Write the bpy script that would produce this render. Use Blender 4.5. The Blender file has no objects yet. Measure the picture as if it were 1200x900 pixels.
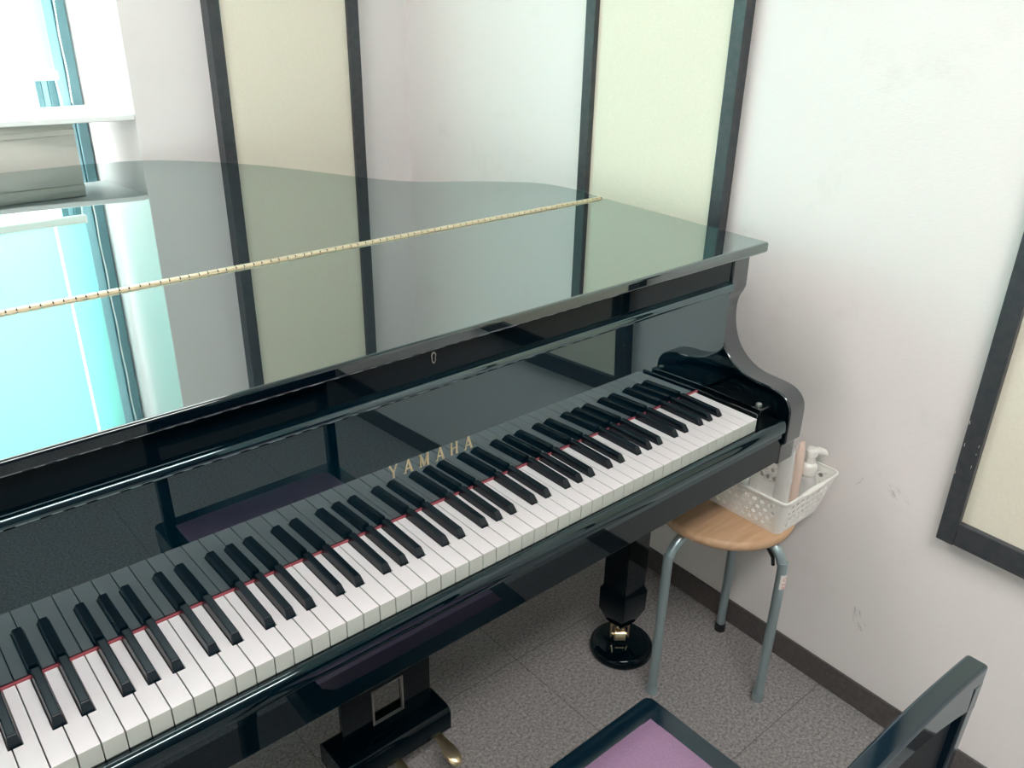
import bpy, bmesh, math, random
from mathutils import Vector, Matrix
random.seed(4)
ZF = 0.74          # the piano is laid out from the top of its white keys; the floor is 0.74 m below
sc = bpy.context.scene
COL = sc.collection

# ------------------------------------------------------------------ materials
def mat(name, color=(.8,.8,.8), rough=.5, metal=0, spec=.5, **kw):
    m = bpy.data.materials.new(name); m.use_nodes = True
    b = m.node_tree.nodes['Principled BSDF']
    b.inputs['Base Color'].default_value = (*color, 1)
    b.inputs['Roughness'].default_value = rough
    b.inputs['Metallic'].default_value = metal
    b.inputs['Specular IOR Level'].default_value = spec
    for k, v in kw.items():
        b.inputs[k.replace('_', ' ')].default_value = v
    return m

def noise_color(m, c1, c2, scale, detail=4, rough=.6, bump=0, bscale=None, lo=.35, hi=.65, dist=.002):
    nt = m.node_tree; b = nt.nodes['Principled BSDF']
    tc = nt.nodes.new('ShaderNodeTexCoord')
    n = nt.nodes.new('ShaderNodeTexNoise'); n.inputs['Scale'].default_value = scale
    n.inputs['Detail'].default_value = detail; n.inputs['Roughness'].default_value = rough
    nt.links.new(tc.outputs['Object'], n.inputs['Vector'])
    r = nt.nodes.new('ShaderNodeValToRGB')
    r.color_ramp.elements[0].position = lo; r.color_ramp.elements[1].position = hi
    r.color_ramp.elements[0].color = (*c1, 1); r.color_ramp.elements[1].color = (*c2, 1)
    nt.links.new(n.outputs['Fac'], r.inputs['Fac']); nt.links.new(r.outputs['Color'], b.inputs['Base Color'])
    if bump:
        n2 = nt.nodes.new('ShaderNodeTexNoise'); n2.inputs['Scale'].default_value = bscale or scale
        n2.inputs['Detail'].default_value = 3
        nt.links.new(tc.outputs['Object'], n2.inputs['Vector'])
        bp = nt.nodes.new('ShaderNodeBump'); bp.inputs['Strength'].default_value = bump
        bp.inputs['Distance'].default_value = dist
        nt.links.new(n2.outputs['Fac'], bp.inputs['Height']); nt.links.new(bp.outputs['Normal'], b.inputs['Normal'])
    return m, r

def lacquer(name, base, lo, k, power, tint=(1,1,1), rough=.012):
    """polished polyester lacquer: dark body under a clear coat that mirrors more at grazing angles"""
    m = bpy.data.materials.new(name); m.use_nodes = True
    nt = m.node_tree; nt.nodes.clear()
    out = nt.nodes.new('ShaderNodeOutputMaterial')
    d = nt.nodes.new('ShaderNodeBsdfDiffuse'); d.inputs['Color'].default_value = (*base, 1)
    g = nt.nodes.new('ShaderNodeBsdfGlossy'); g.inputs['Color'].default_value = (*tint, 1)
    g.inputs['Roughness'].default_value = rough
    lw = nt.nodes.new('ShaderNodeLayerWeight'); lw.inputs['Blend'].default_value = .5   # facing = 1-cos
    p = nt.nodes.new('ShaderNodeMath'); p.operation = 'POWER'; p.inputs[1].default_value = power
    ml = nt.nodes.new('ShaderNodeMath'); ml.operation = 'MULTIPLY_ADD'
    ml.inputs[1].default_value = k; ml.inputs[2].default_value = lo
    mx = nt.nodes.new('ShaderNodeMixShader')
    nt.links.new(lw.outputs['Facing'], p.inputs[0]); nt.links.new(p.outputs[0], ml.inputs[0])
    nt.links.new(ml.outputs[0], mx.inputs[0]); nt.links.new(d.outputs[0], mx.inputs[1])
    nt.links.new(g.outputs[0], mx.inputs[2]); nt.links.new(mx.outputs[0], out.inputs['Surface'])
    return m

M = {}
M['black'] = lacquer('piano_black_lacquer', (.0003,.0065,.0120), .13, .62, 2.4, (.76,.97,1.0))
M['black_lid'] = lacquer('piano_lid_lacquer', (.0006,.004,.008), .07, .70, 1.6, (.90,1.0,.985))
M['black_low'] = lacquer('piano_leg_lacquer', (.0004,.004,.007), .015, .50, 3.0, (.9,1,1), .03)
M['black_arm'] = lacquer('piano_arm_lacquer', (.0003,.0030,.0055), .11, .60, 2.4, (.93,.98,1.0))
M['black_slip'] = lacquer('key_slip_lacquer', (.0003,.005,.009), .06, .55, 2.6, (.78,.97,1))
M['black_satin'] = lacquer('satin_black', (.0015,.003,.0045), .05, .5, 3.0, (.9,1,1), .12)
M['key_white'] = mat('key_white', (.76,.725,.74), .25, spec=.5)
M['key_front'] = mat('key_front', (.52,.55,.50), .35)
M['key_black'] = mat('key_black', (.0015,.007,.012), .24, spec=.38)
M['dull_black'] = mat('dull_black_board', (.006,.010,.014), .55, spec=.25)
M['felt'] = mat('red_felt', (.34,.085,.10), .95, spec=.1)
M['brass'] = mat('brass', (.80,.66,.42), .28, 1)
M['hinge'] = mat('pale_brass_hinge', (.80,.71,.54), .33, .8)
M['brass_dark'] = mat('brass_pin_dark', (.06,.05,.03), .5, .6)
M['gold'] = mat('gold_lettering', (.62,.53,.34), .35, .75)
M['silver'] = mat('dull_silver', (.45,.45,.42), .35, .9)
M['steel'] = mat('stool_grey_steel', (.40,.51,.53), .30, .7)
M['rubber'] = mat('black_rubber', (.01,.012,.014), .6)
M['frame'], _ = noise_color(mat('dark_stained_wood', (.05,.045,.05), .42), (.033,.043,.050), (.058,.060,.066), 60, bump=.1)
M['panel'], _ = noise_color(mat('cream_panel_cloth', rough=.95, spec=.1), (.80,.76,.63), (.84,.80,.67), 220, bump=.1, dist=.0006)
M['base'], _ = noise_color(mat('vinyl_baseboard', rough=.5), (.078,.070,.068), (.110,.098,.094), 90)
M['sill'] = mat('white_sill_paint', (.88,.90,.89), .35)
M['beige'], _ = noise_color(mat('beige_cover', rough=.6), (.64,.63,.58), (.68,.67,.61), 6)
M['alu'] = mat('teal_anodised_aluminium', (.13,.25,.28), .38, .25)
M['alu_lt'] = mat('pale_aluminium', (.34,.54,.61), .35, .3)
M['white_plastic'] = mat('white_plastic', (.84,.84,.79), .32)
M['basket'] = mat('white_basket_plastic', (.93,.93,.88), .35, Subsurface_Weight=.0)
M['ceiling'] = mat('ceiling_paint', (.82,.82,.80), .9)
M['purple'], _ = noise_color(mat('mauve_leatherette', rough=.45, spec=.4), (.225,.135,.225), (.265,.165,.265), 260, bump=.12, dist=.0004)
M['orange'] = mat('peach_film', (.99,.78,.66), .4, Alpha=.55)
M['paper'] = mat('sticker_paper', (.85,.80,.74), .6)
M['red_ink'] = mat('red_ink', (.65,.12,.10), .6)
M['chair_black'] = lacquer('chair_black_lacquer', (.0008,.008,.016), .03, .60, 2.3, (.88,.97,1), .06)

# frosted / clear plastics
def clear(name, color, fac, rough=.1):
    m = bpy.data.materials.new(name); m.use_nodes = True
    nt = m.node_tree; nt.nodes.clear()
    out = nt.nodes.new('ShaderNodeOutputMaterial')
    t = nt.nodes.new('ShaderNodeBsdfTransparent')
    p = nt.nodes.new('ShaderNodeBsdfPrincipled'); p.inputs['Base Color'].default_value = (*color, 1)
    p.inputs['Roughness'].default_value = rough
    mx = nt.nodes.new('ShaderNodeMixShader'); mx.inputs[0].default_value = fac
    nt.links.new(t.outputs[0], mx.inputs[1]); nt.links.new(p.outputs[0], mx.inputs[2])
    nt.links.new(mx.outputs[0], out.inputs['Surface'])
    return m
M['frost'] = clear('frosted_plastic', (.97,.98,.96), .58, .3)
M['clear'] = clear('clear_plastic', (.95,.95,.95), .28, .1)
M['glass'] = clear('window_glass', (.9,.97,.97), .06, .02)

# wood of the stool seat
m = mat('beech_plywood', (.60,.34,.17), .42)
nt = m.node_tree; b = nt.nodes['Principled BSDF']
tc = nt.nodes.new('ShaderNodeTexCoord'); mp = nt.nodes.new('ShaderNodeMapping')
mp.inputs['Scale'].default_value = (3, 40, 40); mp.inputs['Rotation'].default_value = (0,0,.9)
n = nt.nodes.new('ShaderNodeTexNoise'); n.inputs['Scale'].default_value = 2.2; n.inputs['Detail'].default_value = 5
r = nt.nodes.new('ShaderNodeValToRGB'); r.color_ramp.elements[0].color = (.52,.32,.18,1); r.color_ramp.elements[1].color = (.66,.44,.27,1)
r.color_ramp.elements[0].position = .3; r.color_ramp.elements[1].position = .7
nt.links.new(tc.outputs['Object'], mp.inputs[0]); nt.links.new(mp.outputs[0], n.inputs['Vector'])
nt.links.new(n.outputs['Fac'], r.inputs[0]); nt.links.new(r.outputs[0], b.inputs['Base Color'])
M['wood'] = m

# wallpaper: off-white with embossed grain and faint scuffs
def wallpaper(name, base, scuff):
    m = mat(name, base, .85, spec=.15)
    nt = m.node_tree; b = nt.nodes['Principled BSDF']
    tc = nt.nodes.new('ShaderNodeTexCoord')
    n1 = nt.nodes.new('ShaderNodeTexNoise'); n1.inputs['Scale'].default_value = 240; n1.inputs['Detail'].default_value = 3
    mp1 = nt.nodes.new('ShaderNodeMapping'); mp1.inputs['Scale'].default_value = (1, .45, 1.2)
    nt.links.new(tc.outputs['Object'], mp1.inputs[0]); nt.links.new(mp1.outputs[0], n1.inputs['Vector'])
    bp = nt.nodes.new('ShaderNodeBump'); bp.inputs['Strength'].default_value = .32; bp.inputs['Distance'].default_value = .0011
    nt.links.new(n1.outputs['Fac'], bp.inputs['Height']); nt.links.new(bp.outputs[0], b.inputs['Normal'])
    n2 = nt.nodes.new('ShaderNodeTexNoise'); n2.inputs['Scale'].default_value = 5.5; n2.inputs['Detail'].default_value = 7
    n2.inputs['Roughness'].default_value = .72
    nt.links.new(tc.outputs['Object'], n2.inputs['Vector'])
    r = nt.nodes.new('ShaderNodeValToRGB')
    r.color_ramp.elements[0].position = .30; r.color_ramp.elements[0].color = (*scuff, 1)
    r.color_ramp.elements[1].position = .44; r.color_ramp.elements[1].color = (*base, 1)
    nt.links.new(n2.outputs['Fac'], r.inputs[0]); nt.links.new(r.outputs[0], b.inputs['Base Color'])
    return m
M['wall'] = wallpaper('embossed_wallpaper', (.86,.82,.80), (.82,.78,.755))
M['wall_back'] = wallpaper('embossed_wallpaper_back', (.82,.79,.78), (.80,.77,.755))
M['wall_dim'] = wallpaper('darkened_wallpaper', (.34,.40,.41), (.31,.37,.38))  # front wall darkened in colour so the fallboard mirrors less light
M['smudge'] = clear('pencil_smudge', (.33,.31,.29), .22, .9)

# carpet tiles
m = mat('grey_loop_carpet', rough=.98, spec=.05)
nt = m.node_tree; b = nt.nodes['Principled BSDF']
tc = nt.nodes.new('ShaderNodeTexCoord')
n1 = nt.nodes.new('ShaderNodeTexNoise'); n1.inputs['Scale'].default_value = 150; n1.inputs['Detail'].default_value = 8; n1.inputs['Roughness'].default_value = .85
nt.links.new(tc.outputs['Object'], n1.inputs['Vector'])
r = nt.nodes.new('ShaderNodeValToRGB'); r.color_ramp.elements[0].position = .36; r.color_ramp.elements[1].position = .66
r.color_ramp.elements[0].color = (.11,.11,.11,1); r.color_ramp.elements[1].color = (.58,.55,.545,1)
nt.links.new(n1.outputs['Fac'], r.inputs[0])
br = nt.nodes.new('ShaderNodeTexBrick'); br.offset = 0; br.inputs['Scale'].default_value = 1
br.inputs['Brick Width'].default_value = .5; br.inputs['Row Height'].default_value = .5; br.inputs['Mortar Size'].default_value = .0012
br.inputs['Color1'].default_value = br.inputs['Color2'].default_value = (1,1,1,1); br.inputs['Mortar'].default_value = (.6,.6,.6,1)
mp = nt.nodes.new('ShaderNodeMapping'); mp.inputs['Location'].default_value = (.709,.1,0)
nt.links.new(tc.outputs['Object'], mp.inputs[0]); nt.links.new(mp.outputs[0], br.inputs['Vector'])
mx = nt.nodes.new('ShaderNodeMix'); mx.data_type = 'RGBA'; mx.blend_type = 'MULTIPLY'; mx.inputs['Factor'].default_value = 1
nt.links.new(r.outputs[0], mx.inputs['A']); nt.links.new(br.outputs['Color'], mx.inputs['B'])
nt.links.new(mx.outputs['Result'], b.inputs['Base Color'])
bp = nt.nodes.new('ShaderNodeBump'); bp.inputs['Strength'].default_value = .8; bp.inputs['Distance'].default_value = .004
nt.links.new(n1.outputs['Fac'], bp.inputs['Height']); nt.links.new(bp.outputs[0], b.inputs['Normal'])
M['carpet'] = m

def emit(name, color, s):
    m = bpy.data.materials.new(name); m.use_nodes = True
    nt = m.node_tree; nt.nodes.clear()
    out = nt.nodes.new('ShaderNodeOutputMaterial'); e = nt.nodes.new('ShaderNodeEmission')
    e.inputs['Color'].default_value = (*color, 1); e.inputs['Strength'].default_value = s
    nt.links.new(e.outputs[0], out.inputs['Surface']); return m
M['tube'] = emit('lit_diffuser', (1,.945,.925), 19)
M['tube_fill'] = emit('lit_diffuser_fill', (1,.945,.925), 9)  # weaker diffuser for the added fill lamp over the piano's tail
# blind cloth: lets the daylight through
m = bpy.data.materials.new('blind_cloth'); m.use_nodes = True
nt = m.node_tree; nt.nodes.clear(); out = nt.nodes.new('ShaderNodeOutputMaterial')
t = nt.nodes.new('ShaderNodeBsdfTranslucent'); t.inputs['Color'].default_value = (.50,.95,.89,1)
d = nt.nodes.new('ShaderNodeBsdfDiffuse'); d.inputs['Color'].default_value = (.85,.9,.9,1)
mx = nt.nodes.new('ShaderNodeMixShader'); mx.inputs[0].default_value = .35
nt.links.new(t.outputs[0], mx.inputs[1]); nt.links.new(d.outputs[0], mx.inputs[2]); nt.links.new(mx.outputs[0], out.inputs['Surface'])
M['blind'] = m

# ------------------------------------------------------------------ mesh helpers
# every shape is given in scene coordinates (z from the key tops); link() moves it into its parent's frame
def box(bm, x0, x1, y0, y1, z0, z1, mi=0):
    v = [bm.verts.new((x, y, z)) for x in (x0, x1) for y in (y0, y1) for z in (z0, z1)]
    for f in ((0,1,3,2),(4,6,7,5),(0,4,5,1),(2,3,7,6),(0,2,6,4),(1,5,7,3)):
        bm.faces.new([v[i] for i in f]).material_index = mi
    return v

def prism(bm, pts, a0, a1, axis, mi=0):
    """polygon extruded along axis; pts are the two remaining coordinates in x<y<z order"""
    def P(p, a):
        return {'x': (a, p[0], p[1]), 'y': (p[0], a, p[1]), 'z': (p[0], p[1], a)}[axis]
    A = [bm.verts.new(P(p, a0)) for p in pts]; B = [bm.verts.new(P(p, a1)) for p in pts]
    n = len(pts)
    bm.faces.new(A).material_index = mi; bm.faces.new(B[::-1]).material_index = mi
    for i in range(n):
        bm.faces.new((A[i], B[i], B[(i+1) % n], A[(i+1) % n])).material_index = mi

def tube(bm, pts, r, seg=12, cap=True, mi=0):
    pts = [Vector(p) for p in pts]; rs = r if isinstance(r, (list, tuple)) else [r]*len(pts)
    rings = []; up = None
    for i, p in enumerate(pts):
        t = (pts[min(i+1, len(pts)-1)] - pts[max(i-1, 0)])
        if t.length < 1e-9: t = Vector((0,0,1))
        t.normalize()
        if up is None:
            up = Vector((0,0,1)) if abs(t.z) < .9 else Vector((1,0,0))
        u = t.cross(up); u.normalize(); w = u.cross(t); w.normalize(); up = w
        rings.append([bm.verts.new(p + (u*math.cos(2*math.pi*k/seg) + w*math.sin(2*math.pi*k/seg))*rs[i]) for k in range(seg)])
    for a, c in zip(rings, rings[1:]):
        for k in range(seg):
            bm.faces.new((a[k], a[(k+1) % seg], c[(k+1) % seg], c[k])).material_index = mi
    if cap:
        bm.faces.new(rings[0][::-1]).material_index = mi; bm.faces.new(rings[-1]).material_index = mi

def lathe(bm, prof, cx, cy, seg=32, mi=0):
    rings = []
    for r, z in prof:
        rings.append([bm.verts.new((cx + r*math.cos(2*math.pi*k/seg), cy + r*math.sin(2*math.pi*k/seg), z)) for k in range(seg)])
    for a, c in zip(rings, rings[1:]):
        for k in range(seg):
            bm.faces.new((a[k], a[(k+1) % seg], c[(k+1) % seg], c[k])).material_index = mi
    bm.faces.new(rings[0][::-1]).material_index = mi; bm.faces.new(rings[-1]).material_index = mi

def origin(o):
    p = Vector((0,0,0))
    while o is not None:
        p += o.location; o = o.parent
    return p

def link(name, bm, mats, parent=None, loc=None, bevel=0, seg=2, smooth=False, angle=35):
    """one mesh object; loc (scene coordinates) is where its own origin stands"""
    bmesh.ops.recalc_face_normals(bm, faces=bm.faces)
    lo = Vector(loc) + Vector((0,0,ZF)) if loc is not None else (origin(parent) if parent else Vector((0,0,0)))
    for v in bm.verts:
        v.co = v.co + Vector((0,0,ZF)) - lo
    me = bpy.data.meshes.new(name); bm.to_mesh(me); bm.free()
    if not isinstance(mats, (list, tuple)): mats = [mats]
    for m in mats: me.materials.append(m)
    if smooth or bevel:
        for p in me.polygons: p.use_smooth = True
    o = bpy.data.objects.new(name, me); COL.objects.link(o)
    if parent: o.parent = parent; o.location = lo - origin(parent)
    else: o.location = lo
    if bevel:
        b = o.modifiers.new('bevel', 'BEVEL'); b.width = bevel; b.segments = seg; b.limit_method = 'ANGLE'; b.angle_limit = math.radians(32)
        b.harden_normals = True
    if smooth:
        me.set_sharp_from_angle(angle=math.radians(angle))
    return o

def thing(name, loc, label, cat, group=None):
    o = bpy.data.objects.new(name, None); COL.objects.link(o)
    o.location = Vector(loc) + Vector((0,0,ZF)); o.empty_display_size = .05
    o['label'] = label; o['category'] = cat
    if group: o['group'] = group
    return o
def tag(o, label, cat, group=None):
    o['label'] = label; o['category'] = cat
    if group: o['group'] = group
    return o
def struct(o): o['kind'] = 'structure'; return o
def NB(): return bmesh.new()

def catmull(P, n=6):
    out = []
    for i in range(len(P)-1):
        p0 = Vector(P[max(i-1,0)]); p1 = Vector(P[i]); p2 = Vector(P[i+1]); p3 = Vector(P[min(i+2,len(P)-1)])
        for k in range(n):
            t = k/n
            out.append(tuple(.5*((2*p1)+(p2-p0)*t+(2*p0-5*p1+4*p2-p3)*t*t+(3*p1-p0-3*p2+p3)*t**3)))
    out.append(tuple(P[-1])); return out

# ------------------------------------------------------------------ the room
F = -ZF; CEIL = 1.72
def wx(y): return .289 + .035*y      # the right-hand wall
XL, YF = -2.35, -2.3                 # left and front walls
YB, YW = 1.60, 1.88                  # back wall, window plane
XC = wx(YB)
bm = NB(); box(bm, XL-.1, .42, YF-.1, 2.1, F-.05, F); struct(link('floor', bm, M['carpet']))
bm = NB(); box(bm, XL-.1, .42, YF-.1, 2.1, CEIL, CEIL+.05); struct(link('ceiling', bm, M['ceiling']))
bm = NB(); prism(bm, [(wx(YF), YF), (wx(YF)+.1, YF), (wx(2.1)+.1, 2.1), (wx(2.1), 2.1)], F, CEIL, 'z')
struct(link('wall_right', bm, M['wall']))
# back wall: solid to the right of the window recess, its reveal running in to the window
bm = NB(); prism(bm, [(-.498, YB), (XC+.001, YB), (wx(2.1), 2.1), (-.545, 2.1), (-.545, YW), (-.54, YW-.01)], F, CEIL, 'z')
struct(link('wall_back', bm, M['wall_back'], bevel=.002))
bm = NB()
box(bm, XL, -.545, YW+.06, 2.1, F, F+.10)              # under the window
box(bm, XL, -.545, YW+.06, 2.1, 1.42, CEIL)          # over it
box(bm, XL, -2.10, YB, YW+.06, F, CEIL)
struct(link('wall_window', bm, M['wall_back']))
bm = NB(); box(bm, XL-.1, XL, YF-.1, 2.1, F, CEIL); struct(link('wall_left', bm, M['wall']))
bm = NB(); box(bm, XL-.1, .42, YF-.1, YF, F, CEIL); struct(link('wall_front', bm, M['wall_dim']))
# door in the wall behind the camera
bm = NB(); box(bm, -1.05, -.20, YF+.002, YF+.035, F+.005, 1.28)
dr = struct(link('door_1', bm, M['frame'], bevel=.004))
bm = NB(); tube(bm, [(-.97, YF+.036, .22), (-.97, YF+.085, .22), (-.86, YF+.085, .22)], .009, 10); link('door_handle', bm, M['silver'], dr, smooth=True)

# baseboards
bm = NB(); prism(bm, [(wx(YF)-.006, YF), (wx(YF), YF), (wx(YB), YB), (wx(YB)-.006, YB)], F, F+.066, 'z')
struct(link('baseboard_right', bm, M['base'], bevel=.0015))
bm = NB(); box(bm, -.498, XC-.007, YB-.006, YB, F, F+.066); struct(link('baseboard_back', bm, M['base'], bevel=.0015))

# window: jamb, sash, glass, and its sill
bm = NB(); box(bm, -.572, -.5455, YW-.012, YW+.055, F, 1.42)                 # jamb on the reveal
box(bm, -2.10, -.545, YW+.0, YW+.055, 1.36, 1.42); box(bm, -2.10, -.572, YW+.01, YW+.055, F+.10, F+.14)
box(bm, -2.10, -2.06, YW, YW+.055, F, 1.42)
w = struct(link('window_1', bm, M['alu'], bevel=.003))
bm = NB(); box(bm, -.600, -.573, YW-.002, YW+.05, F, 1.36)
link('jamb_track', bm, M['alu_lt'], w, bevel=.003)
bm = NB()
box(bm, -.618, -.600, YW+.012, YW+.045, F+.14, 1.36); box(bm, -.650, -.634, YW+.016, YW+.040, F+.14, 1.36)
box(bm, -.634, -.618, YW+.020, YW+.036, F+.14, 1.36, 1)
box(bm, -1.36, -1.30, YW+.016, YW+.045, F+.14, 1.36); box(bm, -2.06, -.65, YW+.016, YW+.04, 1.31, 1.36)
link('sash', bm, [M['alu'], M['alu_lt']], w, bevel=.002)
bm = NB(); box(bm, -2.06, -.650, YW+.024, YW+.029, F+.14, 1.33); link('pane', bm, M['glass'], w)
bm = NB(); prism(bm, [(-.5, YB-.004), (-.535, YB-.006), (-.64, YB+.012), (-.80, YB+.035), (-2.10, YB+.05), (-2.10, YW-.040), (-.536, YW-.040)], .368, .383, 'z')
struct(link('trim_sill', bm, M['sill'], bevel=.003, seg=3))
bm = NB()
box(bm, -2.08, -.634, YB+.060, YW-.06, F, .366); box(bm, -2.08, -.634, YB+.056, YB+.060, .335, .350)
box(bm, -2.08, -.634, YB+.054, YB+.060, F, F+.06)
tag(link('radiator_cover', bm, M['beige'], bevel=.004), 'beige box cover standing under the white window sill', 'cover')

# roller blind
t = thing('roller_blind', (-1.2, YW-.03, 1.33), 'white roller blind pulled most of the way down the window', 'blind')
bm = NB(); box(bm, -1.95, -.694, YW-.0600, YW-.0595, .456, 1.32)
box(bm, -.688, -.614, YW-.0600, YW-.0595, .456, 1.32)
link('blind_cloth', bm, M['blind'], t)
bm = NB(); box(bm, -1.95, -.606, YW-.067, YW-.053, .451, .475); link('bottom_rail', bm, M['white_plastic'], t, bevel=.004, seg=3)
bm = NB(); tube(bm, [(-1.97, YW-.060, 1.345), (-.60, YW-.060, 1.345)], .024, 20); link('roller', bm, M['white_plastic'], t, smooth=True)
def chain(x0, z0, x1, z1, y, parent):
    bm = NB(); n = int(abs(z0-z1)/.0065)
    for i in range(n):
        f = i/n
        bmesh.ops.create_icosphere(bm, subdivisions=1, radius=.0026, matrix=Matrix.Translation((x0+(x1-x0)*f+.0015*math.sin(i*.25), y, z0+(z1-z0)*f)))
    tube(bm, [(x0, y, z0), (x1, y, z1)], .0009, 5)
    return link('bead_chain', bm, M['white_plastic'], parent, smooth=True)
chain(-.575, 1.33, -.578, .386, YW-.035, t)
chain(-.616, .452, -.610, .386, YW-.058, t)

# unseen ceiling lamps; the weaker one is added to brighten the back wall
for lx, ly, lb, tm in ((-.95, -1.15, 'long fluorescent ceiling lamp behind the camera', 'tube'), (-1.0, .85, 'added unseen fill lamp on the ceiling above the tail of the piano', 'tube_fill')):
    t = thing('ceiling_light', (lx, ly, CEIL), lb, 'ceiling light', 'ceiling lamps')
    bm = NB(); box(bm, lx-.62, lx+.62, ly-.22, ly+.22, CEIL-.05, CEIL-.001); link('housing', bm, M['white_plastic'], t, bevel=.004)
    bm = NB(); box(bm, lx-.60, lx+.60, ly-.20, ly+.20, CEIL-.058, CEIL-.051); link('diffuser', bm, M[tm], t)

# ------------------------------------------------------------------ framed wall panels
def panel_right(y0, y1, z0, z1, label):
    c = thing('acoustic_panel', (wx((y0+y1)/2), (y0+y1)/2, z0), label, 'wall panel', 'framed wall panels')
    d, s, rb = .030, .032, .048
    def slab(bm, a, b, za, zb, d0, d1):
        prism(bm, [(wx(a)-d0, a), (wx(a)-d1, a), (wx(b)-d1, b), (wx(b)-d0, b)], za, zb, 'z')
    bm = NB(); slab(bm, y0, y0+s, z0, z1, .001, d); link('stile', bm, M['frame'], c, bevel=.0018)
    bm = NB(); slab(bm, y1-s, y1, z0, z1, .001, d); link('stile', bm, M['frame'], c, bevel=.0018)
    bm = NB(); slab(bm, y0+s, y1-s, z0+.001, z0+rb, .001, d-.0015); link('rail', bm, M['frame'], c, bevel=.0018)
    bm = NB(); slab(bm, y0+s, y1-s, z1-rb, z1-.001, .001, d-.0015); link('rail', bm, M['frame'], c, bevel=.0018)
    bm = NB(); slab(bm, y0+s-.004, y1-s+.004, z0+rb-.004, z1-rb+.004, .001, .016); link('panel_cloth', bm, M['panel'], c)
panel_right(.326, .776, -.226, 1.30, 'cream wall panel with dark wood frame on the right wall behind the piano lid')
panel_right(-.92, -.262, -.226, 1.30, 'cream wall panel in a chipped dark frame, cut off by the right photo edge')
c = thing('acoustic_panel', (-.07, YB, -.226), 'cream wall panel in dark wood frame on the far wall left of the corner', 'wall panel', 'framed wall panels')
yf = YB-.045
for a, b_ in ((-.291, -.258), (.116, .151)):
    bm = NB(); box(bm, a, b_, yf, YB-.001, -.226, 1.30); link('stile', bm, M['frame'], c, bevel=.0018)
for a, b_ in ((-.225, -.178), (1.252, 1.299)):
    bm = NB(); box(bm, -.258, .116, yf+.0015, YB-.001, a, b_); link('rail', bm, M['frame'], c, bevel=.0018)
bm = NB(); box(bm, -.262, .120, YB-.031, YB-.001, -.182, 1.256); link('panel_cloth', bm, M['panel'], c)

# ------------------------------------------------------------------ the grand piano
XR, XLo = .130, -1.352          # outer faces of the arms
XRi, XLi = .080, -1.302
KW = .0235; NK = 52; YK = .1425
piano = thing('grand_piano', (-.611, .5, F), 'glossy black grand piano with closed lid and open keyboard', 'piano')
def inst(src, name, dx):
    o = src.copy(); o.name = name; COL.objects.link(o); o.parent = piano
    o.location = src.location + Vector((dx, 0, 0)); return o

curve = catmull([(.165,.60),(.172,.66),(.166,.72),(.145,.772),(.100,.818),(.040,.867),(-.030,.912),(-.098,.965),(-.150,1.045),(-.202,1.155),
                 (-.258,1.272),(-.322,1.380),(-.398,1.473),(-.496,1.555),(-.615,1.588),(-.72,1.590),(-.84,1.588),(-.98,1.575),(-1.12,1.53),(-1.24,1.44),(-1.32,1.31),(-1.365,1.13),(-1.377,.90)], 5)
ZL, TL = .273, .020
HY = .564
# lid: front flap and main lid
bm = NB(); prism(bm, [(-1.377,.126),(.155,.126),(.164,HY-.0035),(-1.377,HY-.0035)], ZL-TL, ZL, 'z')
link('front_lid', bm, M['black_lid'], piano, bevel=.0050, seg=5)
bm = NB(); prism(bm, [(.164,HY+.0035)] + curve + [(-1.377,HY+.0035)], ZL-TL, ZL, 'z')
link('main_lid', bm, M['black_lid'], piano, bevel=.0032, seg=4)
# brass continuous hinge with knuckles
bm = NB(); x = -1.372; pts = []; rs = []; i = 0
while x < .149:
    L = .0165 if i % 2 else .0140
    x2 = min(x+L, .150)
    tube(bm, [(x+.0011, HY, ZL+.0015), (x2-.0011, HY, ZL+.0015)], .0037, 10)
    x = x2; i += 1
tube(bm, [(-1.372, HY, ZL+.0012), (.151, HY, ZL+.0012)], .0026, 8, mi=1)
tube(bm, [(.150, HY, ZL+.0012), (.158, HY, ZL-.001)], [.0026,.001], 8, mi=1)
box(bm, -1.372, .155, HY-.006, HY+.006, ZL-.0005, ZL+.0006)
link('lid_hinge', bm, [M['hinge'], M['brass_dark']], piano, smooth=True)

# case: the bent rim, set in from the lid's edge
def offset(P, d):
    out = []
    for i in range(len(P)):
        a = Vector(P[max(i-1,0)]); b_ = Vector(P[min(i+1,len(P)-1)]); t = (b_-a).normalized()
        nrm = Vector((-t.y, t.x)); out.append(tuple(Vector(P[i]) + nrm*d))
    return out
rim = [(XR,.170),(XR+.004,.40)] + offset(curve, .030) + [(XLo,.170)]
bm = NB(); prism(bm, rim, -.115, ZL-TL-.0005, 'z'); link('case', bm, M['black'], piano, bevel=.004, seg=2)

# arms with the scrolled cheek profile (y, z)
prof = [(.147,.2525),(.146,.215),(.1455,.188),(.150,.176),(.156,.164),(.159,.150),(.1590,.132),(.1555,.108),(.149,.088),(.138,.068),(.122,.052),
        (.103,.040),(.084,.033),(.064,.0300),(.042,.0290),(.022,.0275),(.006,.0235),(-.006,.016),(-.0145,.005),(-.0185,-.008),
        (-.0195,-.030),(-.0195,-.070),(-.0185,-.074),(-.012,-.079),(-.0105,-.085),(-.0105,-.122)]
prof = [tuple(p) for p in catmull([prof[0],prof[1],prof[2]],1)] + catmull(prof[3:21], 3) + prof[21:]
prof = prof + [(.30,-.122),(.30,.2525)]
for x0, x1 in ((XRi, XR), (XLo, XLi)):
    bm = NB(); prism(bm, prof, x0, x1, 'x'); link('arm', bm, M['black_arm'], piano, bevel=.0035, seg=3)
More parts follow.
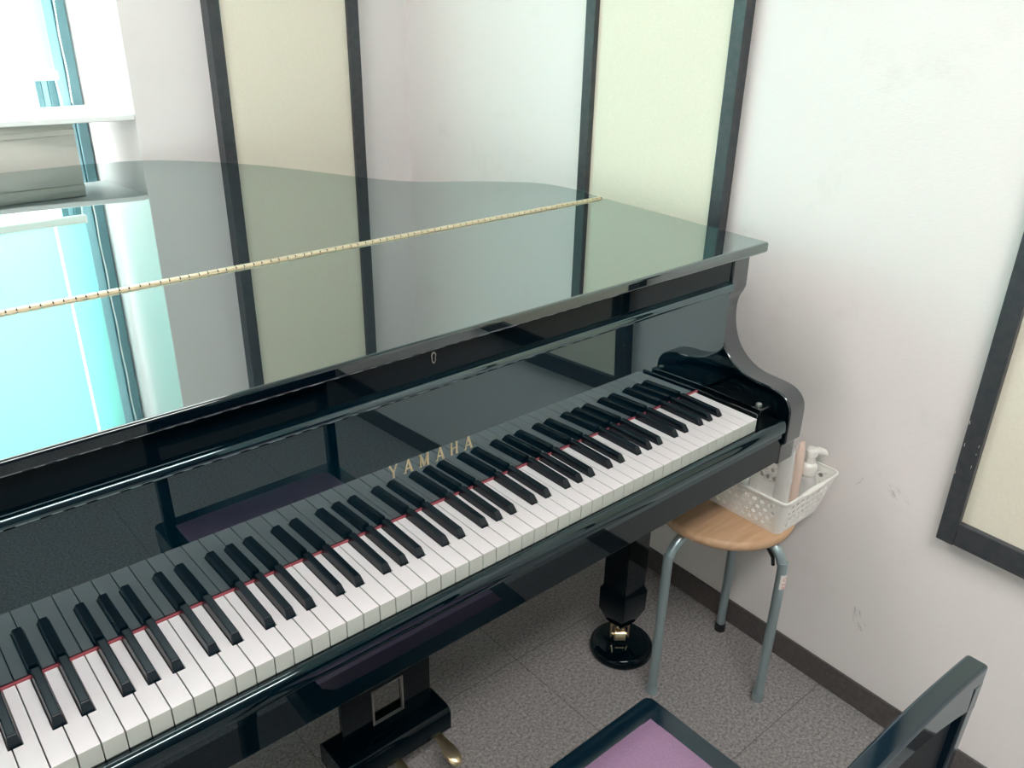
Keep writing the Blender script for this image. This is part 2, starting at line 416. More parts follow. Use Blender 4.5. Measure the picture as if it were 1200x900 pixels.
# keybed and key slip
bm = NB(); box(bm, XLi, XRi, -.0105, .45, -.114, -.058); link('keybed', bm, M['black_low'], piano, bevel=.002)
sl = [(-.0045,-.058),(-.0045,-.0245),(-.0060,-.0215),(-.0105,-.0205),(-.0150,-.0225),(-.0180,-.0265),(-.0195,-.0320),(-.0198,-.0430),(-.0180,-.0455),(-.0140,-.0465),(-.0140,-.058)]
bm = NB(); prism(bm, sl, XLi+.009, XRi-.009, 'x'); link('key_slip', bm, M['black_slip'], piano, smooth=True, angle=50)
bm = NB(); box(bm, XLi+.01, XRi-.01, -.002, .14, -.060, -.024); link('key_frame', bm, M['black_satin'], piano)

# fallboard: nearly upright behind the keys, rolled lip on top
tl = math.tan(math.radians(1.5))
def fy(z): return YK + z*tl
fb = [(fy(.001),.001),(fy(.186),.186)]
lipc = catmull([(.1465,.1868),(.1415,.1875),(.1385,.1915),(.1385,.1965),(.1405,.2010),(.1445,.2030),(.1495,.2035)], 3)
bm = NB(); prism(bm, fb + lipc + [(.1495,.17),(.1570,.17),(.1570,.001)], XLi+.001, XRi-.001, 'x')
fall = link('fallboard', bm, M['black'], piano, smooth=True, angle=28)
# lettering on the fallboard
GL = {'Y': [((0,1),(.5,.45),.17),((1,1),(.5,.45),.11),((.5,.5),(.5,0),.17)],
      'A': [((.02,0),(.5,1),.10),((.98,0),(.5,1),.19),((.2,.33),(.8,.33),.09)],
      'M': [((.08,0),(.08,1),.10),((.92,0),(.92,1),.18),((.08,1),(.5,.05),.15),((.5,.05),(.92,1),.09)],
      'H': [((.12,0),(.12,1),.17),((.88,0),(.88,1),.17),((.12,.52),(.88,.52),.09)]}
SER = {'Y': [(0,1),(1,1),(.5,0)], 'A': [(.02,0),(.98,0)], 'M': [(.08,0),(.92,0),(.08,1),(.92,1)], 'H': [(.12,0),(.12,1),(.88,0),(.88,1)]}
bm = NB(); Hh = .0205
def lpt(x, z, off): return (x, fy(z)-off, z)
for ch, xc in zip('YAMAHA', (-.6805,-.6555,-.6285,-.6000,-.5745,-.5480)):
    Wd = {'Y': .0115, 'A': .0125, 'M': .0150, 'H': .0125}[ch]; z0 = .0695
    def stroke(p, q, wdt):
        a = Vector((xc+(p[0]-.5)*Wd, z0+p[1]*Hh)); b_ = Vector((xc+(q[0]-.5)*Wd, z0+q[1]*Hh))
        d_ = (b_-a).normalized(); nn = Vector((-d_.y, d_.x))*wdt*Wd*.75
        c4 = [a+nn, b_+nn, b_-nn, a-nn]
        A = [bm.verts.new(lpt(c.x, c.y, .0009)) for c in c4]; B = [bm.verts.new(lpt(c.x, c.y, -.0003)) for c in c4]
        bm.faces.new(A); bm.faces.new(B[::-1])
        for i in range(4): bm.faces.new((A[i], A[(i+1)%4], B[(i+1)%4], B[i]))
    for s in GL[ch]: stroke(*s)
    for (u, v) in SER[ch]:
        z_ = min(max(v, .035), .965); stroke((u-.16, z_), (u+.16, z_), .055)
link('lettering', bm, M['gold'], fall)
# front beam over the fallboard, with its keyhole
bm = NB(); box(bm, XLi, XRi, .1500, .172, .165, ZL-TL-.0004); beam = link('front_beam', bm, M['black_low'], piano)
bm = NB()
xk, zk = -.604, .232
ring = []
for k in range(24):
    a = 2*math.pi*k/24 + math.pi/2
    z_ = math.sin(a)*.0085; wdt = .0036 if z_ < 0 else .0046
    wdt *= (1 - .30*math.exp(-((z_-.0005)/.0022)**2))
    ring.append((xk + math.cos(a)*wdt, zk + z_))
inner = [(xk+(p[0]-xk)*.62, zk+(p[1]-zk)*.80) for p in ring]
for (r0, r1) in ((ring, inner),):
    A = [bm.verts.new((p[0], .1488, p[1])) for p in r0]; B = [bm.verts.new((p[0], .1488, p[1])) for p in r1]
    C_ = [bm.verts.new((p[0], .1502, p[1])) for p in r0]
    for i in range(24):
        bm.faces.new((A[i], A[(i+1)%24], B[(i+1)%24], B[i])); bm.faces.new((A[i], C_[i], C_[(i+1)%24], A[(i+1)%24]))
link('keyhole_plate', bm, M['silver'], beam, smooth=True)
# key blocks at both ends
for s in (1, -1):
    X = (lambda v: v) if s == 1 else (lambda v: -NK*KW - v)
    def bx(bm, a, b_, *r): box(bm, min(X(a), X(b_)), max(X(a), X(b_)), *r)
    bm = NB(); bx(bm, .0060, .0125, .006, .1420, -.045, .0035); bx(bm, .0145, .0790, .018, .1420, -.045, -.004)
    kb = link('key_block', bm, M['black_satin'], piano, bevel=.0015)
    bm = NB(); bx(bm, .0265, .0300, .030, .139, -.006, .0055); bx(bm, .0265, .0560, .012, .032, -.045, .0035)
    link('block_bracket', bm, M['black_satin'], kb, bevel=.003)
    bm = NB(); lathe(bm, [(.0055,.003),(.0060,.006),(.0052,.0085),(.002,.0095)], X(.041), .026, 14); link('block_screw', bm, M['silver'], kb, smooth=True)
# red felt strip
bm = NB(); box(bm, -NK*KW-.002, .012, .1395, YK+.0002, -.004, .0020); link('felt_strip', bm, M['felt'], piano)

# keys. 0 is C8 at the right, counted leftwards; every key its own part
bw = .0137
names = 'CBAGFED'          # going left from C8
def tails(note):           # how far (left, right) the tail is cut for the neighbouring sharps
    T1, T2 = .01437, .013225
    if note == 'C': return 0, KW-T1
    if note == 'D': return (T1+bw-KW), (3*KW-(T1+bw)) - KW + 0
    return None
lay = {}                   # tail extents within the key, from its left edge
T1, T2 = (3*KW-2*bw)/3, (4*KW-3*bw)/4
lay['C'] = (0, T1); lay['D'] = (T1+bw-KW, 2*T1+bw-KW); lay['E'] = (2*T1+2*bw-2*KW, KW)
lay['F'] = (0, T2); lay['G'] = (T2+bw-KW, 2*T2+bw-KW); lay['A'] = (2*T2+2*bw-2*KW, 3*T2+2*bw-2*KW); lay['B'] = (3*T2+3*bw-3*KW, KW)
YH = .048; g = .00055; YE = .1410
def white_key(x0, note, full=False):
    bm = NB(); a, b_ = (0, KW) if full else lay[note]
    if full and note == 'A0': b_ = lay['A'][1]
    pts = [(g,0),(KW-g,0)]
    if b_ < KW-1e-6: pts += [(KW-g,YH),(b_-g*.4,YH),(b_-g*.4,YE)]
    else: pts += [(KW-g,YE)]
    if a > 1e-6: pts += [(a+g*.4,YE),(a+g*.4,YH),(g,YH)]
    else: pts += [(g,YE)]
    pts = [(x0+p[0], p[1]) for p in pts]
    prism(bm, pts, -.0265, 0, 'z')
    bm.normal_update(); bmesh.ops.recalc_face_normals(bm, faces=bm.faces)
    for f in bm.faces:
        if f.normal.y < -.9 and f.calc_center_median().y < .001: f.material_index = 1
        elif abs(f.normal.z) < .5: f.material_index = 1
    return bm
proto = {}
for i in range(NK):
    note = names[i % 7]; full = False
    key = note
    if i == 0: key = 'C8'
    if i == NK-1: key = 'A0'
    x0 = -(i+1)*KW
    if key in proto:
        src, sx = proto[key]; inst(src, 'white_key', x0-sx)
    else:
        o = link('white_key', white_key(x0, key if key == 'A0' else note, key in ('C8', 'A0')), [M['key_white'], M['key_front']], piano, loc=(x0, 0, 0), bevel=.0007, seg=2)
        proto[key] = (o, x0)
def black_key(xc):
    bm = NB()
    b0, b1 = bw/2-.0005, .0047        # half widths at foot and top
    y0, y1, ye = YH+.0018, YH+.0085, .1400
    zb, zt = -.012, .0118
    def sec(y, w0, w1, z1): return [bm.verts.new((xc-w0, y, zb)), bm.verts.new((xc-w0, y, .0005)), bm.verts.new((xc-w1, y, z1)), bm.verts.new((xc+w1, y, z1)), bm.verts.new((xc+w0, y, .0005)), bm.verts.new((xc+w0, y, zb))]
    A = sec(y0, b0, b0-.0004, .0016); B = sec(y1, b0, b1, zt-.0012); C_ = sec(ye, b0, b1, zt)
    for P_, Q in ((A, B), (B, C_)):
        for k in range(6): bm.faces.new((P_[k], P_[(k+1)%6], Q[(k+1)%6], Q[k]))
    bm.faces.new(A); bm.faces.new(C_[::-1])
    return bm
bsrc = None
for i in range(NK):
    note = names[i % 7]; x0 = -(i+1)*KW
    if note in 'BAGED' and not (i == NK-1):
        if note == 'B' and i == NK: continue
        a = lay[note][0]
        xc = x0 + a - bw/2        # the sharp to the left of this key
        if bsrc is None:
            bsrc = (link('black_key', black_key(xc), M['key_black'], piano, loc=(xc, 0, 0), bevel=.0012, seg=3), xc)
        else: inst(bsrc[0], 'black_key', xc-bsrc[1])

# legs with casters
def leg(cx, cy):
    bm = NB(); h = .0355
    def sq(z, a): return [bm.verts.new((cx+sx*a, cy+sy*a, z)) for sx, sy in ((-1,-1),(1,-1),(1,1),(-1,1))]
    st = [(-.114,.048),(-.150,.048),(-.156,.0370),(-.30,.0350),(-.535,.0338),(-.545,.0338),(-.556,.0390),(-.612,.0385),(-.650,.024),(-.652,.022)]
    R_ = [sq(z, a) for z, a in st]
    for a, b_ in zip(R_, R_[1:]):
        for k in range(4): bm.faces.new((a[k], a[(k+1)%4], b_[(k+1)%4], b_[k]))
    bm.faces.new(R_[0]); bm.faces.new(R_[-1][::-1])
    l = link('leg', bm, M['black_low'], piano, bevel=.0015)
    d = Vector((.70,.71,0)); s = Vector((.77,-.64,0))       # wheel axle turned towards the keyboard side
    bm = NB()
    c_ = Vector((cx, cy, -.690))
    tube(bm, [(cx, cy, -.650), (cx, cy, -.662)], .014, 16)
    for k in (-1, 1):
        e = c_ + s*k*.0205
        v = [e+s*.0018+d*.008, e-s*.0018+d*.008, e-s*.0018-d*.008, e+s*.0018-d*.008]
        A = [bm.verts.new(p + Vector((0,0,-.004))) for p in v]; B = [bm.verts.new(p + Vector((0,0,.034))) for p in v]
        bm.faces.new(A); bm.faces.new(B[::-1])
        for q in range(4): bm.faces.new((A[q], A[(q+1)%4], B[(q+1)%4], B[q]))
    v = [c_+s*.0223+d*.008, c_-s*.0223+d*.008, c_-s*.0223-d*.008, c_+s*.0223-d*.008]
    A = [bm.verts.new(p + Vector((0,0,.030))) for p in v]; B = [bm.verts.new(p + Vector((0,0,.036))) for p in v]
    bm.faces.new(A); bm.faces.new(B[::-1])
    for q in range(4): bm.faces.new((A[q], A[(q+1)%4], B[(q+1)%4], B[q]))
    tube(bm, [c_+s*.022+Vector((0,0,-.001)), c_-s*.022+Vector((0,0,-.001))], .004, 10)
    tube(bm, [c_+s*.0125+Vector((0,0,-.001)), c_-s*.0125+Vector((0,0,-.001))], .0165, 24)
    link('caster', bm, M['brass'], l, smooth=True)
LEGS = [(.002,.270), (-1.224,.270), (-.80,1.42)]
for cx, cy in LEGS: leg(cx, cy)

# pedal lyre
bm = NB()
def bx2(*a): box(bm, *a)
yl0, yl1 = .308, .320
box(bm, -.713, -.648, yl0, yl1, -.593, -.114); box(bm, -.583, -.518, yl0, yl1, -.595, -.114)
box(bm, -.648, -.583, yl0, yl1, -.595, -.568); box(bm, -.648, -.583, yl0, yl1, -.488, -.114)
ly = link('lyre', bm, M['black_low'], piano, bevel=.0015)
bm = NB()
for a, b_, c_, d_ in ((-.650,-.646,-.570,-.486),(-.585,-.581,-.570,-.486),(-.650,-.581,-.5705,-.5675),(-.650,-.581,-.4885,-.4855)):
    box(bm, a, b_, yl0-.0015, yl0+.004, c_, d_)
link('opening_trim', bm, M['silver'], ly)
bm = NB()
pr = [(.268,-.648),(.268,-.606),(.271,-.600),(.276,-.596),(.282,-.593),(.352,-.593),(.360,-.600),(.360,-.648)]
prism(bm, pr, -.738, -.497, 'x'); link('pedal_box', bm, M['black_low'], ly, bevel=.0015)
for xp in (-.615-.098, -.615, -.615+.098):
    bm = NB()
    rows = [(.340,.0085,-.664),(.290,.0085,-.668),(.275,.0090,-.671),(.262,.0110,-.674),(.250,.0145,-.677),(.236,.0155,-.681),(.226,.0135,-.685),(.219,.0085,-.688),(.216,.0030,-.690)]
    prev = None
    for (y, w_, z) in rows:
        cur = [bm.verts.new((xp-w_, y, z-.004)), bm.verts.new((xp-w_*.9, y, z+.002)), bm.verts.new((xp, y, z+.0045)), bm.verts.new((xp+w_*.9, y, z+.002)), bm.verts.new((xp+w_, y, z-.004)), bm.verts.new((xp, y, z-.0065))]
        if prev:
            for k in range(6): bm.faces.new((prev[k], prev[(k+1)%6], cur[(k+1)%6], cur[k]))
        else: bm.faces.new(cur)
        prev = cur
    bm.faces.new(prev[::-1])
    link('pedal', bm, M['brass'], ly, smooth=True, angle=60)

# caster cups under the legs
labels = ['round black caster cup under the piano leg beside the stool', 'round black caster cup under the bass-side front piano leg', 'round black caster cup under the tail leg of the piano']
for (cx, cy), lb in zip(LEGS, labels):
    bm = NB(); ox, oy = cx+.008, cy-.002
    lathe(bm, [(.068,F),(.0745,F+.003),(.0760,F+.010),(.0735,F+.020),(.067,F+.0265),(.058,F+.0280),(.040,F+.0310),(.030,F+.0325)], ox, oy, 48)
    tag(link('caster_cup', bm, M['black_low'], None, loc=(ox, oy, F), smooth=True, angle=60), lb, 'caster cup', 'caster cups under the piano')

# ------------------------------------------------------------------ round stool
SX, SY, SZ = .1290, .1190, -.295
stool = thing('round_stool', (SX, SY, F), 'round stool with worn beech seat and grey steel legs against the wall', 'stool')
bm = NB()
R0 = .147
lathe(bm, [(R0-.012,SZ-.024),(R0-.003,SZ-.020),(R0,SZ-.011),(R0-.0025,SZ-.003),(R0-.008,SZ),(R0*.5,SZ-.0005)], SX, SY, 64)
link('seat', bm, M['wood'], stool, smooth=True, angle=60)
feet = [(-.036,.130), (.252,.158), (.131,-.036)]
for k, (fx, fy_) in enumerate(feet):
    d = Vector((fx-SX, fy_-SY, 0)); L = d.length; d.normalize()
    c0 = Vector((SX, SY, 0))
    P = [(.050,SZ-.035),(.080,SZ-.035),(L-.050,SZ-.035),(L-.030,SZ-.039),(L-.014,SZ-.052),(L-.004,SZ-.072),(L,SZ-.100),(L,F+.015)]
    P = [tuple(c0+d*a+Vector((0,0,z))) for a, z in P]
    bm = NB(); tube(bm, catmull(P, 5), .0106, 16); l = link('leg', bm, M['steel'], stool, smooth=True, angle=60)
    bm = NB(); e = c0+d*L; tube(bm, [(e.x-d.x*.001, e.y-d.y*.001, F+.022), (e.x, e.y, F)], [.0125,.0130], 16); link('foot_cap', bm, M['rubber'] if k == 1 else M['steel'], l, smooth=True)
    if k == 2:
        # black cable tie bracket under the seat and a paper sticker round the leg
        bm = NB(); q = c0+d*(L-.044); tube(bm, [(q.x, q.y, SZ-.048), (q.x+d.x*.018, q.y+d.y*.018, SZ-.068), (q.x+d.x*.022, q.y+d.y*.022, SZ-.086)], .0040, 8); link('stacking_bumper', bm, M['rubber'], l, smooth=True)
        zt, zb_ = SZ-.092, SZ-.128
        bm = NB()
        def lp(z, ang, rr):
            f = (SZ-.095-z)/((SZ-.095)-(F+.015)); a = L
            cc = c0+d*a
            return Vector((cc.x+math.cos(ang)*rr, cc.y+math.sin(ang)*rr, z))
        for mi, (ra, rb_, za, zb2, rr) in enumerate((((-2.7), -.9, zt, zb_, .0111),)):
            gsteps = 8; vs = [[bm.verts.new(lp(za+(zb2-za)*j/4, ra+(rb_-ra)*i/gsteps, rr)) for i in range(gsteps+1)] for j in range(5)]
            for j in range(4):
                for i in range(gsteps): bm.faces.new((vs[j][i], vs[j][i+1], vs[j+1][i+1], vs[j+1][i]))
        st_ = link('sticker', bm, [M['paper'], M['red_ink']], l, smooth=True)
        # red print: a ring over rows of small characters
        bm = NB()
        def patch(a0, a1, z0, z1):
            v = [bm.verts.new(lp(z, a, .0113)) for a, z in ((a0,z0),(a1,z0),(a1,z1),(a0,z1))]; bm.faces.new(v)
        for k2 in range(10):
            an = 2*math.pi*k2/10; an2 = 2*math.pi*(k2+.75)/10
            ac, zc = -1.75, zt-.011
            v = [bm.verts.new(lp(zc+math.sin(t_)*r_, ac+math.cos(t_)*r_/.0115, .0113)) for t_, r_ in ((an,.0050),(an2,.0050),(an2,.0036),(an,.0036))]; bm.faces.new(v)
        for rr_, n_ in ((0,4),(1,5)):
            for i in range(n_):
                a0 = -2.25+i*.24; z0 = zt-.021-rr_*.009
                patch(a0, a0+.17, z0, z0-.0014); patch(a0, a0+.17, z0-.003, z0-.0042); patch(a0+.06, a0+.10, z0, z0-.0065)
        link('sticker_print', bm, M['red_ink'], l)

# ------------------------------------------------------------------ basket on the stool
BZ0, BZ1 = SZ+.0004, -.200
bt = thing('storage_basket', (.19, .10, BZ0), 'white perforated plastic basket on the round stool, touching the wall', 'basket')
# corner rectangles: bottom and rim
bx0, bx1, by0, by1 = .112, .262, -.020, .205
tx0, tx1, ty0, ty1 = .085, .281, -.042, .228
def rrect(x0, x1, y0, y1, r, n=5):
    out = []
    for cx, cy, a0 in ((x1-r,y0+r,-90),(x1-r,y1-r,0),(x0+r,y1-r,90),(x0+r,y0+r,180)):
        for k in range(n+1):
            a = math.radians(a0+90*k/n); out.append((cx+r*math.cos(a), cy+r*math.sin(a)))
    return out
def wall_pt(u, side, f):
    """point on a basket wall: u along the side 0..1, f up 0..1"""
    x0 = bx0+(tx0-bx0)*f; x1 = bx1+(tx1-bx1)*f; y0 = by0+(ty0-by0)*f; y1 = by1+(ty1-by1)*f; z = BZ0+(BZ1-BZ0)*f
    r = .014
    if side == 0: return Vector((x0+r+(x1-x0-2*r)*u, y0, z))
    if side == 1: return Vector((x1, y0+r+(y1-y0-2*r)*u, z))
    if side == 2: return Vector((x1-r-(x1-x0-2*r)*u, y1, z))
    return Vector((x0, y1-r-(y1-y0-2*r)*u, z))
bm = NB()
ringsN = 9
# solid corners
for ci, (sx_, sy_) in enumerate(((1,-1),(1,1),(-1,1),(-1,-1))):
    cols = []
    for k in range(7):
        a = math.radians({0:-90,1:0,2:90,3:180}[ci]+90*k/6); col = []
        for f in (0,.12,.5,.88,1):
            x0 = bx0+(tx0-bx0)*f; x1 = bx1+(tx1-bx1)*f; y0 = by0+(ty0-by0)*f; y1 = by1+(ty1-by1)*f; z = BZ0+(BZ1-BZ0)*f; r = .014
            cx = x1-r if sx_ > 0 else x0+r; cy = y0+r if sy_ < 0 else y1-r
            col.append(bm.verts.new((cx+r*math.cos(a), cy+r*math.sin(a), z)))
        cols.append(col)
    for a, b_ in zip(cols, cols[1:]):
        for j in range(4): bm.faces.new((a[j], b_[j], b_[j+1], a[j+1]))
# perforated sides: each cell is a square with a round hole
def cell(side, u0, u1, f0, f1, hole):
    um, fm = (u0+u1)/2, (f0+f1)/2; n = 12
    outer = []; 
    for k in range(n):
        a = 2*math.pi*k/n; ca, sa = math.cos(a), math.sin(a); m_ = max(abs(ca), abs(sa))
        outer.append((um+(u1-u0)/2*ca/m_, fm+(f1-f0)/2*sa/m_))
    A = [bm.verts.new(wall_pt(u, side, f)) for u, f in outer]
    if not hole: bm.faces.new(A); return
    B = [bm.verts.new(wall_pt(um+(u1-u0)*.31*math.cos(2*math.pi*k/n), side, fm+(f1-f0)*.31*math.sin(2*math.pi*k/n))) for k in range(n)]
    for k in range(n): bm.faces.new((A[k], A[(k+1)%n], B[(k+1)%n], B[k]))
rows = 4
for side, cols in ((0, 9), (1, 13), (2, 9), (3, 13)):
    f_lo, f_hi = .10, .86
    # plain band at the foot and the top
    for (fa, fb_) in ((0, f_lo), (f_hi, 1)):
        for c_ in range(cols):
            v = [bm.verts.new(wall_pt(u, side, f)) for u, f in ((c_/cols,fa),((c_+1)/cols,fa),((c_+1)/cols,fb_),(c_/cols,fb_))]; bm.faces.new(v)
    for rr_ in range(rows):
        fa = f_lo+(f_hi-f_lo)*rr_/rows; fb_ = f_lo+(f_hi-f_lo)*(rr_+1)/rows
        sh = .5 if rr_ % 2 else 0
        for c_ in range(cols+(1 if sh else 0)):
            u0 = max(0, (c_-sh)/cols); u1 = min(1, (c_+1-sh)/cols)
            cell(side, u0, u1, fa, fb_, u1-u0 > .8/cols)
bot = rrect(bx0, bx1, by0, by1, .014, 6); bm.faces.new([bm.verts.new((x, y, BZ0)) for x, y in bot])
bmesh.ops.remove_doubles(bm, verts=bm.verts, dist=.00005)
body = link('basket_body', bm, M['basket'], bt)
so = body.modifiers.new('wall', 'SOLIDIFY'); so.thickness = .0018; so.offset = 0
bm = NB()
# rim, wider in the middle of the short side where it is gripped
loop_o = rrect(tx0-.003, tx1+.003, ty0-.003, ty1+.003, .017, 6)
def refine(L, n=5):
    out = []
    for i in range(len(L)):
        a = Vector(L[i]); b_ = Vector(L[(i+1) % len(L)]); m_ = n if (b_-a).length > .03 else 1
        out += [tuple(a.lerp(b_, k/m_)) for k in range(m_)]
    return out
Lp = refine(loop_o, 12); cxm = (tx0+tx1)/2; cym = (ty0+ty1)/2
def grip(p):
    return math.exp(-((p[0]-cxm)/.040)**4) if abs(abs(p[1]-cym)-(ty1-ty0)/2-.003) < .004 else 0
rings = []
for p in Lp:
    v = Vector((p[0]-cxm, p[1]-cym)); n_ = Vector((v.x/abs(tx1-tx0), v.y/abs(ty1-ty0))); w_ = .0045
    if abs(p[1]-cym) >= (ty1-ty0)/2-.002: n_ = Vector((0, 1 if p[1] > cym else -1))
    elif abs(p[0]-cxm) >= (tx1-tx0)/2-.002: n_ = Vector((1 if p[0] > cxm else -1, 0))
    else: n_.normalize()
    gr = grip(p); w_ += .006*gr; zz = BZ1-.004*gr
    q = Vector(p)
    rings.append([bm.verts.new((q.x, q.y, zz-.003)), bm.verts.new((q.x, q.y, zz+.001)), bm.verts.new((q.x-n_.x*w_*.5, q.y-n_.y*w_*.5, zz+.0022)), bm.verts.new((q.x-n_.x*w_, q.y-n_.y*w_, zz+.001)), bm.verts.new((q.x-n_.x*w_, q.y-n_.y*w_, zz-.003))])
for i in range(len(rings)):
    a = rings[i]; b_ = rings[(i+1) % len(rings)]
    for k in range(5): bm.faces.new((a[k], a[(k+1)%5], b_[(k+1)%5], b_[k]))
link('rim', bm, M['basket'], bt, smooth=True, angle=60)

# things in the basket
BF = BZ0+.002
t = thing('plastic_pouch', (.150, .014, BF), 'translucent white upright pouch standing nearest the keyboard in the basket', 'pouch')
bm = NB()
sect = [(BF,.024,.010),(BF+.02,.025,.012),(BF+.10,.025,.011),(BF+.150,.024,.008),(BF+.176,.023,.003),(BF+.182,.023,.001)]
R_ = []
for z, a, b_ in sect:
    R_.append([bm.verts.new((.170+a*math.cos(2*math.pi*k/20)*.55+b_*math.sin(2*math.pi*k/20)*.5, .018+a*math.cos(2*math.pi*k/20)*.75-b_*math.sin(2*math.pi*k/20), z)) for k in range(20)])
for a, b_ in zip(R_, R_[1:]):
    for k in range(20): bm.faces.new((a[k], a[(k+1)%20], b_[(k+1)%20], b_[k]))
bm.faces.new(R_[0][::-1]); bm.faces.new(R_[-1])
link('pouch_film', bm, M['frost'], t, smooth=True)
bm = NB(); box(bm, .130, .160, .070, .074, BF, BF+.135)
tag(link('white_card', bm, M['white_plastic'], None, bevel=.001), 'white card leaning inside the basket behind the pouch', 'card')
t = thing('pump_bottle', (.236, .004, BF), 'clear pump bottle with white pump head in the basket by the wall', 'bottle')
px_, py_ = .236, .004
bm = NB(); lathe(bm, [(.017,BF),(.020,BF+.004),(.021,BF+.070),(.018,BF+.080),(.012,BF+.086),(.011,BF+.092)], px_, py_, 28); link('bottle_body', bm, M['clear'], t, smooth=True)
bm = NB(); lathe(bm, [(.0150,BF+.086),(.0165,BF+.089),(.0165,BF+.106),(.0150,BF+.110),(.0105,BF+.114),(.0100,BF+.128),(.0120,BF+.130),(.0120,BF+.142),(.008,BF+.147)], px_, py_, 28); link('pump_collar', bm, M['white_plastic'], t, smooth=True)
bm = NB(); tube(bm, [(px_,py_,BF+.138),(px_+.014,py_-.008,BF+.138),(px_+.024,py_-.014,BF+.134),(px_+.028,py_-.017,BF+.128)], [.009,.009,.008,.006], 14); link('nozzle', bm, M['white_plastic'], t, smooth=True)
bm = NB(); sect = [(BF,.028,.012),(BF+.10,.030,.014),(BF+.140,.030,.011),(BF+.160,.028,.005),(BF+.167,.027,.002)]; R_ = []
for z, a, b_ in sect:
    R_.append([bm.verts.new((.208+a*.34*math.cos(2*math.pi*k/20), .012+b_*.8*math.sin(2*math.pi*k/20)+(z-BF)*.01, z)) for k in range(20)])
for a, b_ in zip(R_, R_[1:]):
    for k in range(20): bm.faces.new((a[k], a[(k+1)%20], b_[(k+1)%20], b_[k]))
bm.faces.new(R_[0][::-1]); bm.faces.new(R_[-1])
tag(link('refill_pack', bm, M['orange'], None, smooth=True), 'peach-coloured soft refill pack between the pouch and the pump bottle', 'refill pack')

# ------------------------------------------------------------------ piano chair
chair = thing('piano_chair', (-.63, -.34, F), 'black lacquered piano chair with mauve padded seat in front of the keyboard', 'chair')
cx0, cx1, cy0, cy1, cz = -.840, -.428, -.548, -.147, -.272
bm = NB(); prism(bm, rrect(cx0, cx1, cy0, cy1, .014, 5), cz-.045, cz, 'z')
link('seat_frame', bm, M['chair_black'], chair, bevel=.004, seg=3)
bm = NB(); e = .030; nx, ny = 18, 18
def cush(u, v):
    x = cx0+e+(cx1-cx0-2*e)*u; y = cy0+e+(cy1-cy0-2*e)*v
    h = (1-(2*u-1)**8)*(1-(2*v-1)**8); return (x, y, cz-.002+.016*h**.6)
V_ = [[bm.verts.new(cush(i/nx, j/ny)) for j in range(ny+1)] for i in range(nx+1)]
for i in range(nx):
    for j in range(ny): bm.faces.new((V_[i][j], V_[i+1][j], V_[i+1][j+1], V_[i][j+1]))
link('cushion', bm, M['purple'], chair, smooth=True, angle=80)
for x, y in ((cx0+.022,cy0+.022),(cx1-.022,cy0+.022),(cx1-.022,cy1-.022),(cx0+.022,cy1-.022)):
    bm = NB(); R_ = [[bm.verts.new((x+sx_*a, y+sy_*a, z)) for sx_, sy_ in ((-1,-1),(1,-1),(1,1),(-1,1))] for z, a in ((cz-.044,.019),(F,.014))]
    for k in range(4): bm.faces.new((R_[0][k], R_[0][(k+1)%4], R_[1][(k+1)%4], R_[1][k]))
    bm.faces.new(R_[0]); bm.faces.new(R_[1][::-1]); link('leg', bm, M['chair_black'], chair, bevel=.003)
# backrest
bxl, bxr, bz = -.820, -.419, .085
def bow(x): u = (x-(bxl+bxr)/2)/((bxr-bxl)/2); return .007*(1-u*u)
n_ = 24
def strip(bm, za, zb_, ya, yb_, x0=bxl, x1=bxr, n=n_):
    """bowed board; za/zb_ may depend on x"""
    fz = lambda f, x: f(x) if callable(f) else f
    prev = None
    for k in range(n+1):
        x = x0+(x1-x0)*k/n; o_ = bow(x)
        cur = [bm.verts.new((x, ya+o_, fz(za, x))), bm.verts.new((x, ya+o_, fz(zb_, x))), bm.verts.new((x, yb_+o_, fz(zb_, x))), bm.verts.new((x, yb_+o_, fz(za, x)))]
        if prev:
            for q in range(4): bm.faces.new((prev[q], prev[(q+1)%4], cur[(q+1)%4], cur[q]))
        else: bm.faces.new(cur)
        prev = cur
    bm.faces.new(prev[::-1])
yb0, yb1 = -.5545, -.5320
arch = lambda x: bz-.062+.030*(1-(((x-(bxl+bxr)/2)/((bxr-bxl)/2))**2))-.0
bm = NB(); strip(bm, arch, bz, yb0, yb1); link('top_rail', bm, M['chair_black'], chair, bevel=.004, seg=3)
for x0, x1 in ((bxl, bxl+.022), (bxr-.022, bxr)):
    bm = NB()
    prism(bm, [(yb0, bz-.02), (yb1, bz-.02), (yb1+.004, -.10), (cy0+.020, cz-.04), (cy0-.004, cz-.04), (yb0+.004, -.10)], x0, x1, 'x'); link('back_stile', bm, M['chair_black'], chair, bevel=.003)
bm = NB(); strip(bm, -.150, -.118, yb0, yb1, bxl+.022, bxr-.022); link('lower_rail', bm, M['chair_black'], chair, bevel=.003)
bm = NB(); strip(bm, -.120, lambda x: arch(x)+.006, yb0+.010, yb1-.004, bxl+.020, bxr-.020); link('back_panel', bm, M['dull_black'], chair)

